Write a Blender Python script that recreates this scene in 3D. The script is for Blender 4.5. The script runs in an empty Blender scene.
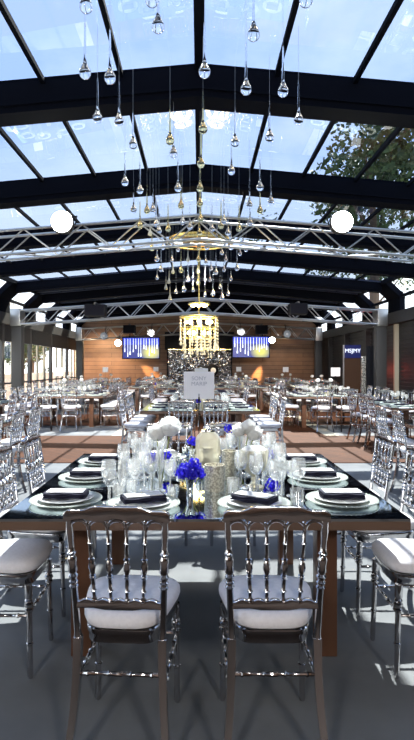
import bpy, bmesh, math, random
from mathutils import Vector, Matrix
random.seed(7)
PI = math.pi
scn = bpy.context.scene
COL = scn.collection

# ------------------------------------------------------------------ camera model (level 26 mm lens, 1.44 m eye height)
F, U0, V0, EYE = 540.0, 199.0, 366.0, 1.44
def at(u, v, d):
    return Vector(((u - U0) * d / F, d, EYE - (v - V0) * d / F))

# ------------------------------------------------------------------ materials
MATS = {}
def mat(name, col=(.8, .8, .8), rough=.5, metal=0, emit=None, estr=0, spec=None, trans=0, ior=1.45, alpha=1):
    if name in MATS: return MATS[name]
    m = bpy.data.materials.new(name); m.use_nodes = True
    b = m.node_tree.nodes['Principled BSDF']
    b.inputs['Base Color'].default_value = (*col, 1)
    b.inputs['Roughness'].default_value = rough
    b.inputs['Metallic'].default_value = metal
    if spec is not None: b.inputs['Specular IOR Level'].default_value = spec
    b.inputs['Transmission Weight'].default_value = trans
    b.inputs['IOR'].default_value = ior
    if emit:
        b.inputs['Emission Color'].default_value = (*emit, 1)
        b.inputs['Emission Strength'].default_value = estr
    MATS[name] = m
    return m

def noise_mat(name, c1, c2, scale=8, rough=.6, metal=0, stretch=(1, 1, 1), bump=0, detail=4, lo=.35, hi=.65, spec=None, bscale=None):
    m = mat(name, c1, rough, metal, spec=spec)
    nt = m.node_tree; N = nt.nodes; L = nt.links
    b = N['Principled BSDF']
    tc = N.new('ShaderNodeTexCoord'); mp = N.new('ShaderNodeMapping'); mp.inputs['Scale'].default_value = stretch
    nz = N.new('ShaderNodeTexNoise'); nz.inputs['Scale'].default_value = scale; nz.inputs['Detail'].default_value = detail
    rp = N.new('ShaderNodeValToRGB')
    rp.color_ramp.elements[0].position = lo; rp.color_ramp.elements[1].position = hi
    rp.color_ramp.elements[0].color = (*c1, 1); rp.color_ramp.elements[1].color = (*c2, 1)
    L.new(tc.outputs['Object'], mp.inputs['Vector']); L.new(mp.outputs['Vector'], nz.inputs['Vector'])
    L.new(nz.outputs['Fac'], rp.inputs['Fac']); L.new(rp.outputs['Color'], b.inputs['Base Color'])
    if bump:
        bp = N.new('ShaderNodeBump'); bp.inputs['Strength'].default_value = bump; bp.inputs['Distance'].default_value = .01
        src = nz
        if bscale:
            src = N.new('ShaderNodeTexNoise'); src.inputs['Scale'].default_value = bscale
            L.new(mp.outputs['Vector'], src.inputs['Vector'])
        L.new(src.outputs['Fac'], bp.inputs['Height']); L.new(bp.outputs['Normal'], b.inputs['Normal'])
    return m

def plank_mat(name, c1, c2, bw, bh, rough=.45, rot=(0, 0, 0), gap=(.02, .012, .008), mortar=.004):
    """boards: brick texture in object space, each board a little different"""
    m = mat(name, c1, rough)
    nt = m.node_tree; N = nt.nodes; L = nt.links; b = N['Principled BSDF']
    tc = N.new('ShaderNodeTexCoord'); mp = N.new('ShaderNodeMapping'); mp.inputs['Rotation'].default_value = rot
    br = N.new('ShaderNodeTexBrick')
    br.inputs['Color1'].default_value = (*c1, 1); br.inputs['Color2'].default_value = (*c2, 1)
    br.inputs['Mortar'].default_value = (*gap, 1); br.inputs['Scale'].default_value = 1
    br.inputs['Mortar Size'].default_value = mortar; br.inputs['Brick Width'].default_value = bw
    br.inputs['Row Height'].default_value = bh; br.offset = .37
    nz = N.new('ShaderNodeTexNoise'); nz.inputs['Scale'].default_value = 3; nz.inputs['Detail'].default_value = 5
    mx = N.new('ShaderNodeMixRGB'); mx.blend_type = 'MULTIPLY'; mx.inputs['Fac'].default_value = .5
    L.new(tc.outputs['Object'], mp.inputs['Vector']); L.new(mp.outputs['Vector'], br.inputs['Vector'])
    L.new(mp.outputs['Vector'], nz.inputs['Vector'])
    L.new(br.outputs['Color'], mx.inputs['Color1']); L.new(nz.outputs['Fac'], mx.inputs['Color2'])
    L.new(mx.outputs['Color'], b.inputs['Base Color'])
    return m

def thin_glass(name, tint=(.95, .97, .98), base=.06, edge=.8, rough=.02, gloss=(1, 1, 1), diff=0):
    m = bpy.data.materials.new(name); m.use_nodes = True
    nt = m.node_tree; N = nt.nodes; L = nt.links
    for n in list(N):
        if n.type != 'OUTPUT_MATERIAL': N.remove(n)
    out = [n for n in N if n.type == 'OUTPUT_MATERIAL'][0]
    tr = N.new('ShaderNodeBsdfTransparent'); tr.inputs['Color'].default_value = (*tint, 1)
    gl = N.new('ShaderNodeBsdfGlossy'); gl.inputs['Color'].default_value = (*gloss, 1); gl.inputs['Roughness'].default_value = rough
    lw = N.new('ShaderNodeLayerWeight'); lw.inputs['Blend'].default_value = .25
    mr = N.new('ShaderNodeMapRange'); mr.inputs['To Min'].default_value = base; mr.inputs['To Max'].default_value = edge
    mx = N.new('ShaderNodeMixShader')
    L.new(lw.outputs['Facing'], mr.inputs['Value']); L.new(mr.outputs['Result'], mx.inputs['Fac'])
    L.new(tr.outputs[0], mx.inputs[1]); L.new(gl.outputs[0], mx.inputs[2])
    if diff:
        d0 = N.new('ShaderNodeBsdfDiffuse'); d0.inputs['Color'].default_value = (*gloss, 1)
        d1 = N.new('ShaderNodeBsdfTranslucent'); d1.inputs['Color'].default_value = (*gloss, 1)
        df = N.new('ShaderNodeMixShader'); L.new(d0.outputs[0], df.inputs[1]); L.new(d1.outputs[0], df.inputs[2])
        m2 = N.new('ShaderNodeMixShader'); m2.inputs['Fac'].default_value = diff
        L.new(mx.outputs[0], m2.inputs[1]); L.new(df.outputs[0], m2.inputs[2]); L.new(m2.outputs[0], out.inputs['Surface'])
    else:
        L.new(mx.outputs[0], out.inputs['Surface'])
    MATS[name] = m
    return m

chrome = mat('silver chair finish', (.62, .61, .62), .13, 1)
cush_m = noise_mat('cushion cloth', (.82, .80, .84), (.88, .86, .90), 60, .85, bump=.15)
mirror = mat('mirror top', (.50, .58, .64), .035, 1)
edge_m = mat('table edge', (.30, .20, .15), .25, .6)
tleg_m = noise_mat('table leg wood', (.11, .050, .030), (.15, .072, .042), 6, .3, stretch=(1, 1, .15))
dark_frame = mat('roof steel', (.004, .005, .009), .8, .0, spec=.03)
dark_wall = mat('dark paint', (.020, .020, .022), .6)
alu = mat('aluminium', (.46, .46, .45), .36, 1)
black = mat('black plastic', (.006, .006, .008), .6, spec=.2)
steel_post = mat('grey post', (.05, .05, .05), .5)
beige = mat('beige column', (.50, .45, .34), .7)
navy = noise_mat('navy napkin', (.010, .010, .028), (.018, .018, .045), 40, .9)
china = mat('white china', (.82, .82, .80), .15)
card_m = mat('white card', (.85, .85, .86), .6)
sign_m = mat('pale sign board', (.84, .86, .97), .5)
ink = mat('grey lettering', (.42, .46, .60), .6)
def petal_mat(name, col):
    m = mat(name, col, .6); nt = m.node_tree; N = nt.nodes; L = nt.links
    b = N['Principled BSDF']; out = [n for n in N if n.type == 'OUTPUT_MATERIAL'][0]
    tl = N.new('ShaderNodeBsdfTranslucent'); tl.inputs['Color'].default_value = (*col, 1)
    mx = N.new('ShaderNodeMixShader'); mx.inputs['Fac'].default_value = .45
    L.new(b.outputs[0], mx.inputs[1]); L.new(tl.outputs[0], mx.inputs[2]); L.new(mx.outputs[0], out.inputs['Surface'])
    return m
white_petal = petal_mat('white petal', (.92, .92, .91))
blue_petal = petal_mat('blue petal', (.03, .02, .62))
stem_m = mat('green stem', (.30, .36, .10), .5)
silver = mat('polished silver', (.80, .80, .78), .12, 1)
gold = mat('gold metal', (.90, .66, .22), .25, 1)
wax = mat('white wax', (.9, .88, .82), .5)
wire_m = mat('steel wire', (.35, .37, .40), .4, .6)
glass_thin = thin_glass('stemware glass', (.97, .98, .98), .16, .9, diff=.19, gloss=(.97, .98, .97))
glass_far = thin_glass('stemware glass far', (.93, .95, .95), .18, .85, diff=.24, gloss=(.95, .95, .93))
charger_m = thin_glass('charger glass', (.93, .96, .95), .12, .7, diff=.7, gloss=(.88, .92, .88))
roof_glass = thin_glass('roof glass', (.34, .375, .42), .03, .40, 0.0)
win_glass = thin_glass('window glass', (.95, .97, .96), .05, .5, 0.0)
drop_glass = mat('drop glass', (1, 1, 1), .0, 0, trans=1, ior=1.45)
amber_glass = mat('amber drop glass', (1, .86, .45), .0, 0, trans=1, ior=1.45)
crystal = thin_glass('strand crystal', (.96, .93, .80), .25, .9, .05, diff=.25, gloss=(.98, .93, .78))
pale_glass = thin_glass('champagne glass', (.95, .92, .82), .20, .80, .08, gloss=(.95, .92, .8), diff=.40)

def mosaic_mat():
    m = mat('mercury mosaic', (.62, .60, .50), .3, .35)
    nt = m.node_tree; N = nt.nodes; L = nt.links; b = N['Principled BSDF']
    tc = N.new('ShaderNodeTexCoord'); vo = N.new('ShaderNodeTexVoronoi'); vo.inputs['Scale'].default_value = 95
    rp = N.new('ShaderNodeValToRGB')
    rp.color_ramp.elements[0].color = (.88, .85, .72, 1); rp.color_ramp.elements[1].color = (.42, .39, .30, 1)
    rp.color_ramp.elements[0].position = .25; rp.color_ramp.elements[1].position = .7
    L.new(tc.outputs['Object'], vo.inputs['Vector']); L.new(vo.outputs['Distance'], rp.inputs['Fac'])
    L.new(rp.outputs['Color'], b.inputs['Base Color'])
    bp = N.new('ShaderNodeBump'); bp.inputs['Strength'].default_value = .6; bp.inputs['Distance'].default_value = .004; bp.invert = True
    L.new(vo.outputs['Distance'], bp.inputs['Height']); L.new(bp.outputs['Normal'], b.inputs['Normal'])
    return m
mosaic = mosaic_mat()

# ------------------------------------------------------------------ mesh builder
def letters(word, size, mt, parent, loc):
    c = bpy.data.curves.new('lettering', 'FONT'); c.body = word; c.size = size; c.align_x = 'CENTER'; c.extrude = .0006
    o = bpy.data.objects.new('lettering_curve', c); COL.objects.link(o)
    me = bpy.data.meshes.new_from_object(o.evaluated_get(bpy.context.evaluated_depsgraph_get()))
    bpy.data.objects.remove(o); bpy.data.curves.remove(c)
    me.materials.clear(); me.materials.append(mt)
    o = bpy.data.objects.new('lettering', me); COL.objects.link(o); o.parent = parent; o.location = loc; o.rotation_euler = (PI / 2, 0, 0)
    return o

class MB:
    def __init__(s): s.v = []; s.f = []; s.m = []; s.mi = 0
    def add(s, vs, fs):
        o = len(s.v); s.v += [tuple(p) for p in vs]
        s.f += [tuple(i + o for i in f) for f in fs]; s.m += [s.mi] * len(fs)
        return s
    def box(s, c, size, rz=0):
        x, y, z = [k / 2 for k in size]
        R = Matrix.Rotation(rz, 3, 'Z'); c = Vector(c)
        vs = [c + R @ Vector((a * x, b * y, e * z)) for e in (-1, 1) for (a, b) in ((-1, -1), (1, -1), (1, 1), (-1, 1))]
        return s.add(vs, [(3, 2, 1, 0), (4, 5, 6, 7), (0, 1, 5, 4), (1, 2, 6, 5), (2, 3, 7, 6), (3, 0, 4, 7)])
    def rings(s, rings, cap=True, closed=False):
        n = len(rings[0]); vs = [p for r in rings for p in r]; fs = []
        k = len(rings)
        for i in range(k if closed else k - 1):
            j = (i + 1) % k
            for q in range(n):
                w = (q + 1) % n
                fs.append((i * n + q, i * n + w, j * n + w, j * n + q))
        if cap and not closed:
            fs.append(tuple(range(n - 1, -1, -1))); fs.append(tuple((k - 1) * n + q for q in range(n)))
        return s.add(vs, fs)
    def lathe(s, prof, a=(0, 0, 0), b=None, n=12, cap=True):
        """prof: [(radius, height)] about the vertical through a, or [(radius, t)] along a->b"""
        a = Vector(a)
        if b is None: ax = Vector((0, 0, 1)); L = 1
        else: ax = Vector(b) - a; L = ax.length; ax.normalize()
        q = ax.to_track_quat('Z', 'Y')
        X, Y = q @ Vector((1, 0, 0)), q @ Vector((0, 1, 0))
        rs = []
        for r, t in prof:
            c = a + ax * (t * L); r = max(r, 1e-4)
            rs.append([c + X * (r * math.cos(2 * PI * k / n)) + Y * (r * math.sin(2 * PI * k / n)) for k in range(n)])
        return s.rings(rs, cap)
    def tube(s, pts, r, n=8, cap=True, closed=False):
        pts = [Vector(p) for p in pts]; k = len(pts)
        rr = r if isinstance(r, (list, tuple)) else [r] * k
        rs = []; pX = None
        for i, p in enumerate(pts):
            t = (pts[(i + 1) % k] - pts[i - 1]) if (closed or 0 < i < k - 1) else (pts[1] - p if i == 0 else p - pts[i - 1])
            t.normalize()
            if pX is None:
                X = t.orthogonal().normalized()
            else:
                X = (pX - t * pX.dot(t)).normalized()
            pX = X; Y = t.cross(X)
            rs.append([p + X * (rr[i] * math.cos(2 * PI * q / n)) + Y * (rr[i] * math.sin(2 * PI * q / n)) for q in range(n)])
        return s.rings(rs, cap, closed)
    def bar(s, pts, w, h, up=(0, 1, 0)):
        """rectangular bar along pts; w across, h along 'up'"""
        rs = []; pts = [Vector(p) for p in pts]; up = Vector(up)
        W = w if isinstance(w, (list, tuple)) else [w] * len(pts)
        H = h if isinstance(h, (list, tuple)) else [h] * len(pts)
        for i, p in enumerate(pts):
            t = pts[min(i + 1, len(pts) - 1)] - pts[max(i - 1, 0)]; t.normalize()
            X = t.cross(up).normalized(); Y = X.cross(t).normalized()
            rs.append([p + X * (a * W[i] / 2) + Y * (b * H[i] / 2) for a, b in ((-1, -1), (1, -1), (1, 1), (-1, 1))])
        return s.rings(rs)
    def prism(s, outline, th, M):
        """outline in local x,z ; thickness along y ; M maps to space"""
        n = len(outline)
        vs = [M @ Vector((x, -th / 2, z)) for x, z in outline] + [M @ Vector((x, th / 2, z)) for x, z in outline]
        fs = [tuple(range(n)), tuple(range(2 * n - 1, n - 1, -1))]
        fs += [(i, i + n, (i + 1) % n + n, (i + 1) % n) for i in range(n)]
        return s.add(vs, fs)
    def ball(s, c, r, n=10, sq=(1, 1, 1)):
        c = Vector(c); rs = []
        k = max(4, n // 2 + 1)
        for i in range(k + 1):
            a = PI * i / k; z = -math.cos(a); w = max(math.sin(a), .01)
            rs.append([c + Vector((r * sq[0] * w * math.cos(2 * PI * q / n), r * sq[1] * w * math.sin(2 * PI * q / n), r * sq[2] * z)) for q in range(n)])
        return s.rings(rs)
    def mesh(s, name, mats, smooth=True, ang=35, bevel=0, normals=True):
        me = bpy.data.meshes.new(name)
        me.from_pydata(s.v, [], s.f)
        if not isinstance(mats, (list, tuple)): mats = [mats]
        for m in mats: me.materials.append(m)
        for p, i in zip(me.polygons, s.m): p.material_index = i
        bm = bmesh.new(); bm.from_mesh(me)
        if normals: bmesh.ops.recalc_face_normals(bm, faces=bm.faces)
        if bevel:
            bmesh.ops.bevel(bm, geom=[e for e in bm.edges if e.is_manifold and e.calc_face_angle(0) > .5], offset=bevel, segments=2, affect='EDGES', profile=.6)
        bm.to_mesh(me); bm.free()
        if smooth:
            for p in me.polygons: p.use_smooth = True
            me.set_sharp_from_angle(angle=math.radians(ang))
        me.update()
        return me
    def build(s, name, mats, parent=None, **k):
        o = bpy.data.objects.new(name, s.mesh(name, mats, **k)); COL.objects.link(o)
        if parent: o.parent = parent
        return o

def tag(o, label=None, cat=None, group=None, kind=None):
    if label: o['label'] = label
    if cat: o['category'] = cat
    if group: o['group'] = group
    if kind: o['kind'] = kind
    return o
def thing(name, label, cat, loc=(0, 0, 0), rz=0, group=None):
    o = bpy.data.objects.new(name, None); COL.objects.link(o)
    o.location = loc; o.rotation_euler = (0, 0, rz); o.empty_display_size = .1
    return tag(o, label, cat, group)
def struct(name, mb, m, **k):
    return tag(mb.build(name, m, **k), kind='structure')
def copy_tree(o, parent=None):
    c = o.copy(); COL.objects.link(c)
    if parent: c.parent = parent
    for ch in KIDS.get(o.name, []): 
        copy_tree(ch, c)
    return c
KIDS = {}
def note_kids(o):
    KIDS[o.name] = list(o.children)
    for c in o.children: note_kids(c)
def dup(o, loc, rz, label, group=None, cat=None):
    c = copy_tree(o)
    c.location = loc; c.rotation_euler = (0, 0, rz); tag(c, label, cat, group)
    return c
def put(name, me, loc, rz, label, cat, group=None, parent=None):
    o = bpy.data.objects.new(name, me); COL.objects.link(o)
    o.location = loc; o.rotation_euler = (0, 0, rz)
    return tag(o, label, cat, group)

# ------------------------------------------------------------------ hall dimensions
HR, SL, XE, XW = 4.44, .09, 5.46, 5.95        # ridge height, roof slope, roof edge, wall line
P0, PER, NB = .10, 2.68, 11
YB, YF = 27.1, -5.2
def roof_z(x): return HR - SL * abs(x)

# floor: grey carpet with the T of dark boards
carpet = noise_mat('grey carpet', (.160, .168, .178), (.20, .208, .216), 2.5, .95, bump=.2, bscale=300)
wood_fl = plank_mat('wood boards', (.095, .030, .010), (.125, .042, .015), 1.9, .14, .8, (0, 0, PI / 4))
wood_fl.node_tree.nodes['Principled BSDF'].inputs['Specular IOR Level'].default_value = .15
edging_m = noise_mat('beige edging', (.46, .42, .32), (.55, .50, .40), 6, .9)
m = MB(); m.box((0, (YB + YF) / 2, -.05), (2 * XW + .6, YB - YF, .1)); struct('floor', m, carpet)
def slab(name, x0, x1, y0, y1, z, mt): 
    m = MB(); m.box(((x0 + x1) / 2, (y0 + y1) / 2, z / 2 + .001), (x1 - x0, y1 - y0, z)); return struct(name, m, mt)
slab('floor_wood', -5.6, 5.6, -5.1, 1.95, .008, plank_mat('dark reflection boards', (.015, .006, .004), (.022, .010, .006), 1.9, .14, .8, (0, 0, PI / 4)))  # unseen dark boards added so the chairs reflect brown
slab('floor_wood', -5.6, 5.6, 8.0, 11.1, .008, wood_fl)
slab('floor_wood', -1.55, 2.6, 11.1, 25.2, .008, wood_fl)
slab('floor_wood', -5.6, -1.80, 13.0, 16.0, .008, wood_fl)
slab('floor_wood', 2.88, 5.6, 13.2, 17.0, .008, wood_fl)
slab('floor_edging', -1.80, -1.55, 11.1, 25.2, .010, edging_m)
slab('floor_edging', 2.6, 2.88, 11.1, 25.2, .010, edging_m)

# roof: beams across, mullions lengthwise, one glass pane per cell
def gable_bar(y0, y1, zt, zb, xe):
    m = MB()
    out = [(-xe, roof_z(xe) + zt), (0, HR + zt), (xe, roof_z(xe) + zt), (xe, roof_z(xe) + zb), (0, HR + zb), (-xe, roof_z(xe) + zb)]
    m.prism(out, y1 - y0, Matrix.Translation((0, (y0 + y1) / 2, 0)))
    return m
for n in range(-2, NB):
    y = P0 + PER * n
    mb = gable_bar(y - .06, y + .22, .03, -.30, XE)
    out = gable_bar(y - .09, y + .26, -.20, -.235, XE); mb.add(out.v, out.f)
    struct('ceiling_beam', mb, dark_frame, smooth=False)
navy_panel = mat('navy roof sheet', (.030, .040, .075), .45, spec=.4)
PITCH = XE / 7
for k in range(-7, 8):
    x = k * PITCH; w = .09 if k == 0 else .045
    m = MB(); m.box((x, (YF + YB) / 2, roof_z(x) - .012), (w, YB - YF, .05)); struct('ceiling_mullion', m, dark_frame, smooth=False)
pane_n = 0
for n in range(-2, NB - 1):
    y0 = P0 + PER * n + .22; y1 = P0 + PER * (n + 1)
    for k in range(-7, 7):
        x0, x1 = k * PITCH, (k + 1) * PITCH
        pane_n += 1
        m = MB()
        vs = [(x0, y0, roof_z(x0)), (x1, y0, roof_z(x1)), (x1, y1, roof_z(x1)), (x0, y1, roof_z(x0))]
        m.add(vs, [(0, 1, 2, 3)])
        if 1 <= n <= 5: struct('window_%d' % pane_n, m, roof_glass, smooth=False)
    if not 1 <= n <= 5:  # far rows are closed roof; unseen near rows made solid to block sun
        m = gable_bar(y0 - .3, y1 + .05, .02, -.02, XE)
        for q in range(1, 6):
            b_ = gable_bar(y0 + (y1 - y0) * q / 6 - .03, y0 + (y1 - y0) * q / 6 + .03, -.02, -.07, XE); m.add(b_.v, b_.f)
        struct('ceiling_panel', m, navy_panel, smooth=False)
# sloped and upright clerestory along both sides
KX, KZ, EZ = XW, 3.50, 3.05
for s in (-1, 1):
    side = 'left' if s < 0 else 'right'
    m = MB(); m.box((s * (XW + .02), (YF + YB) / 2, EZ - .17), (.34, YB - YF, .34)); struct('wall_%s_eave_beam' % side, m, dark_wall)
    m = MB(); m.box((s * KX, (YF + YB) / 2, KZ), (.08, YB - YF, .08)); struct('wall_%s_knee_rail' % side, m, dark_frame)
    m = MB(); m.box((s * (XE + .02), (YF + YB) / 2, roof_z(XE) - .03), (.12, YB - YF, .12)); struct('wall_%s_roof_rail' % side, m, dark_frame)
    for n in range(-2, NB):
        y = P0 + PER * n + .11
        m = MB(); m.bar([(s * XE, y, roof_z(XE)), (s * KX, y, KZ), (s * KX, y, EZ - .1)], 1.0, .16, up=(s, 0, .3))
        struct('wall_%s_rib' % side, m, dark_frame, smooth=False)
        if n == NB - 1: break
        y0, y1 = y + .49, y + PER - .49
        for (a, b) in (((XE, roof_z(XE)), (KX, KZ)), ((KX, KZ), (KX, EZ))):
            pane_n += 1
            m = MB(); m.add([(s * a[0], y0, a[1]), (s * a[0], y1, a[1]), (s * b[0], y1, b[1]), (s * b[0], y0, b[1])], [(0, 1, 2, 3)])
            struct('window_%d' % pane_n, m, win_glass, smooth=False)

# back wall of horizontal boards, gable shaped
siding = plank_mat('brown siding', (.22, .115, .065), (.27, .145, .08), 3.2, .21, .5, (PI / 2, 0, 0), mortar=.008)
m = MB()
m.prism([(-6.3, 0), (6.3, 0), (6.3, 3.0), (XE, roof_z(XE)), (0, HR), (-XE, roof_z(XE)), (-6.3, 3.0)], .12, Matrix.Translation((0, YB + .06, 0)))
struct('wall_back', m, siding, smooth=False)
m = MB()
m.prism([(-6.3, 0), (6.3, 0), (6.3, 3.0), (XE, roof_z(XE)), (0, HR), (-XE, roof_z(XE)), (-6.3, 3.0)], .12, Matrix.Translation((0, YF - .06, 0)))
struct('wall_front', m, plank_mat('entrance boards', (.10, .05, .03), (.13, .066, .04), 2.4, .2, .5, (PI / 2, 0, 0)), smooth=False)
# left: glazing between posts; right: dark louvred panels
for n in range(-2, NB - 1):
    y0 = P0 + PER * n + .11; y1 = y0 + PER
    m = MB(); m.box((-XW, y0, 1.36), (.10, .20, 2.71)); struct('wall_left_post', m, steel_post)
    for q in (1, 2):
        yy = y0 + (y1 - y0) * q / 3
        m = MB(); m.box((-XW, yy, 1.36), (.05, .12 if q == 1 else .22, 2.71)); struct('wall_left_column', m, beige)
    m = MB(); m.box((-XW, (y0 + y1) / 2, 2.46), (.12, PER - .24, .52)); struct('wall_left_lintel', m, dark_wall)
    m = MB(); m.box((-XW, (y0 + y1) / 2, .9), (.05, PER - .24, .05)); struct('wall_left_transom', m, dark_wall)
    for q in range(3):
        a = y0 + (y1 - y0) * q / 3; b = a + (y1 - y0) / 3
        pane_n += 1
        m = MB(); m.add([(-XW, a, 0), (-XW, b, 0), (-XW, b, 2.2), (-XW, a, 2.2)], [(0, 1, 2, 3)])
        struct('window_%d' % pane_n, m, win_glass, smooth=False)
    m = MB(); m.box((XW + .10, (y0 + y1) / 2, 1.36), (.06, PER, 2.72))
    for k in range(22):
        m.box((XW + .055, (y0 + y1) / 2, .12 + k * .118), (.05, PER - .3, .05))
    struct('wall_right', m, dark_wall, smooth=False)
    m = MB(); w_ = .12 if n == 6 else .26; m.box((XW, y0, 1.36), (w_, w_, 2.71)); struct('wall_right_post', m, beige if n == 6 else dark_wall)

# ------------------------------------------------------------------ chair
def turned(prof, a, b, n=10):
    m = MB(); m.lathe(prof, a, b, n); return m
LEGP = [(.010, 0), (.0125, .02), (.0125, .35), (.0165, .36), (.0165, .375), (.0125, .385), (.0135, .70), (.020, .715), (.020, .735), (.014, .75),
        (.021, .775), (.021, .795), (.014, .81), (.019, .83), (.014, .85), (.018, .87), (.018, 1)]
SPP = [(.0065, 0), (.011, .03), (.0065, .06), (.0075, .12), (.0115, .14), (.007, .16), (.0085, .30), (.0125, .32), (.008, .335), (.0125, .35), (.008, .365), (.011, .40),
       (.0135, .46), (.010, .52), (.007, .55), (.0125, .565), (.007, .58), (.0065, .75), (.010, .77), (.0065, .79), (.006, 1)]
PSP = [(.016, 0), (.013, .04), (.0125, .42), (.0175, .44), (.012, .455), (.0175, .48), (.012, .495), (.0185, .53), (.012, .55), (.0175, .57), (.015, .62), (.0175, .67), (.011, .70), (.017, .72), (.011, .74),
       (.0105, .80), (.013, .90), (.0105, 1)]
STP = [(.008, 0), (.008, .12), (.0115, .14), (.008, .16), (.008, .36), (.012, .38), (.008, .40), (.010, .5), (.008, .60), (.012, .62), (.008, .64), (.008, .84), (.0115, .86), (.008, .88), (.008, 1)]
def back_y(z): return -.19 - .055 * max(0, (z - .455)) / .43
def seat_outline(grow=0, n=36, e=.52):
    pts = []
    for k in range(n):
        a = 2 * PI * k / n; c, s = math.cos(a), math.sin(a)
        y = .188 * math.copysign(abs(s) ** e, s)
        hw = .168 + .034 * (y / .195)
        x = hw * math.copysign(abs(c) ** e, c)
        if y > 0: y += .012 * (1 - (x / hw) ** 2)
        pts.append((x * (1 + grow / .19), y * (1 + grow / .19)))
    return pts
def chair_meshes():
    P = []
    m = MB(); o = seat_outline(-.006, 36, .3)
    m.rings([[Vector((x * g, y * g, z)) for x, y in o] for g, z in ((.96, .425), (.97, .452), (1.0, .460), (1.0, .476), (.98, .480))])
    P.append(('seat_frame', m, chrome))
    m = MB()
    rs = []
    for gr, z in ((-.012, .481), (.004, .487), (.010, .500), (.009, .518), (-.002, .532), (-.030, .542), (-.09, .547)):
        rs.append([Vector((x, y, z)) for x, y in seat_outline(gr)])
    m.rings(rs); P.append(('cushion', m, cush_m))
    for s in (-1, 1):
        P.append(('leg', turned(LEGP, (s * .172, .178, 0), (s * .165, .165, .43)), chrome))
    for s in (-1, 1):
        pts = []
        for t in [i / 9 for i in range(10)]:
            z = .455 * t; k = (1 - t)
            pts.append((s * (.155 + .030 * k ** 2.2), -.19 - .075 * k ** 2.2, z))
        m = MB(); m.bar(pts, [.024 + .006 * i / 9 for i in range(10)], [.024 + .008 * i / 9 for i in range(10)])
        P.append(('leg', m, chrome))
        P.append(('back_post', turned(PSP, (s * .155, -.19, .455), (s * .172, back_y(.898), .898)), chrome))
    # crest rail
    top = []
    N = 28
    for i in range(N + 1):
        x = -.188 + .376 * i / N; ax = abs(x)
        if ax < .075: z = .947
        elif ax < .125: z = .947 - .014 * (.5 - .5 * math.cos(PI * (ax - .075) / .05))
        elif ax < .17: z = .933
        else: z = .933 - .010 * ((ax - .17) / .018) ** 2
        top.append((x, z))
    bot = []
    for i in range(N + 1):
        x = .188 - .376 * i / N; ax = abs(x)
        bot.append((x, .898 + .006 * math.cos(ax / .188 * PI * 3)))
    m = MB(); m.prism(top + bot, .026, Matrix.Translation((0, back_y(.92) - .004, 0)))
    P.append(('top_rail', m, chrome))
    xs = [-.172, -.102, -.034, .034, .102, .172]
    m = MB()
    for i in range(5):
        a, b = xs[i], xs[i + 1]
        pts = []
        for k in range(9):
            t = PI * k / 8
            z = .862 + .034 * math.sin(t)
            pts.append(((a + b) / 2 - (b - a) / 2 * math.cos(t), back_y(z) - .002, z))
        m.tube(pts, .0068, 6)
    P.append(('arch_trim', m, chrome))
    # lower rail, scalloped
    top = []; N = 40
    for i in range(N + 1):
        x = -.158 + .316 * i / N
        top.append((x, .590 + .012 * abs(math.sin(PI * (x + .146) / .0584))))
    m = MB(); m.prism(top + [(.158, .568), (.09, .570), (.05, .564), (-.05, .564), (-.09, .570), (-.158, .568)], .022, Matrix.Translation((0, back_y(.575), 0)))
    P.append(('lower_rail', m, chrome))
    for a, b in ((-.088, -.102), (-.029, -.034), (.029, .034), (.088, .102)):
        P.append(('spindle', turned(SPP, (a, back_y(.59), .592), (b, back_y(.875), .876), 8), chrome))
    zr = .325
    P.append(('stretcher', turned(STP, (-.163, -.195, zr), (.163, -.195, zr), 8), chrome))
    P.append(('stretcher', turned(STP, (-.166, .168, .30), (.166, .168, .30), 8), chrome))
    for s in (-1, 1):
        P.append(('stretcher', turned(STP, (s * .162, -.196, .285), (s * .166, .168, .285), 8), chrome))
    return P
CH = chair_meshes()
proto_chair = thing('banquet_chair', 'x', 'chair')
for nm, mb, mt in CH:
    o = mb.build(nm, mt, proto_chair, bevel=.003 if nm in ('top_rail', 'lower_rail') else 0, ang=40)
note_kids(proto_chair)
# one-mesh version for the far tables
m = MB()
for nm, mb, mt in CH:
    m.mi = 1 if mt is cush_m else 0
    m.add(mb.v, mb.f)
far_chair_me = m.mesh('banquet_chair', [chrome, cush_m])
chair_used = [False]
def place_chair(x, y, rz, label, group, detail):
    if detail:
        if not chair_used[0]:
            chair_used[0] = True
            c = proto_chair; c.location = (x, y, 0); c.rotation_euler = (0, 0, rz); tag(c, label, 'chair', group)
        else:
            c = dup(proto_chair, (x, y, 0), rz, label, group)
    else:
        c = put('banquet_chair', far_chair_me, (x, y, 0), rz, label, 'chair', group)
    return c

# ------------------------------------------------------------------ table
TH = .75
def table_meshes(hw=.93, hl=.91):
    top = MB(); top.box((0, 0, TH - .006), (2 * hw, 2 * hl, .012))
    ed = MB()
    for s in (-1, 1):
        ed.box((0, s * (hl - .012), TH - .032), (2 * hw, .024, .040)); ed.box((s * (hw - .012), 0, TH - .032), (.024, 2 * hl - .05, .040))
    un = MB(); un.box((0, 0, TH - .03), (2 * hw - .05, 2 * hl - .05, .03))
    return top, ed, un
tt, te, tu = table_meshes()
tt_me = tt.mesh('tabletop', mirror, smooth=False); te_me = te.mesh('edge_band', edge_m, smooth=False); tu_me = tu.mesh('underframe', dark_wall, smooth=False)
lg = MB(); lg.box((0, 0, (TH - .052) / 2), (.10, .10, TH - .052)); lg_me = lg.mesh('leg', tleg_m, bevel=.004)
proto_table = thing('banquet_table', 'x', 'table')
for nm, me in (('tabletop', tt_me), ('edge_band', te_me), ('underframe', tu_me)):
    o = bpy.data.objects.new(nm, me); COL.objects.link(o); o.parent = proto_table
for sx in (-1, 1):
    for sy in (-1, 1):
        o = bpy.data.objects.new('leg', lg_me); COL.objects.link(o); o.parent = proto_table; o.location = (sx * .61, sy * .62, 0)
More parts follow.
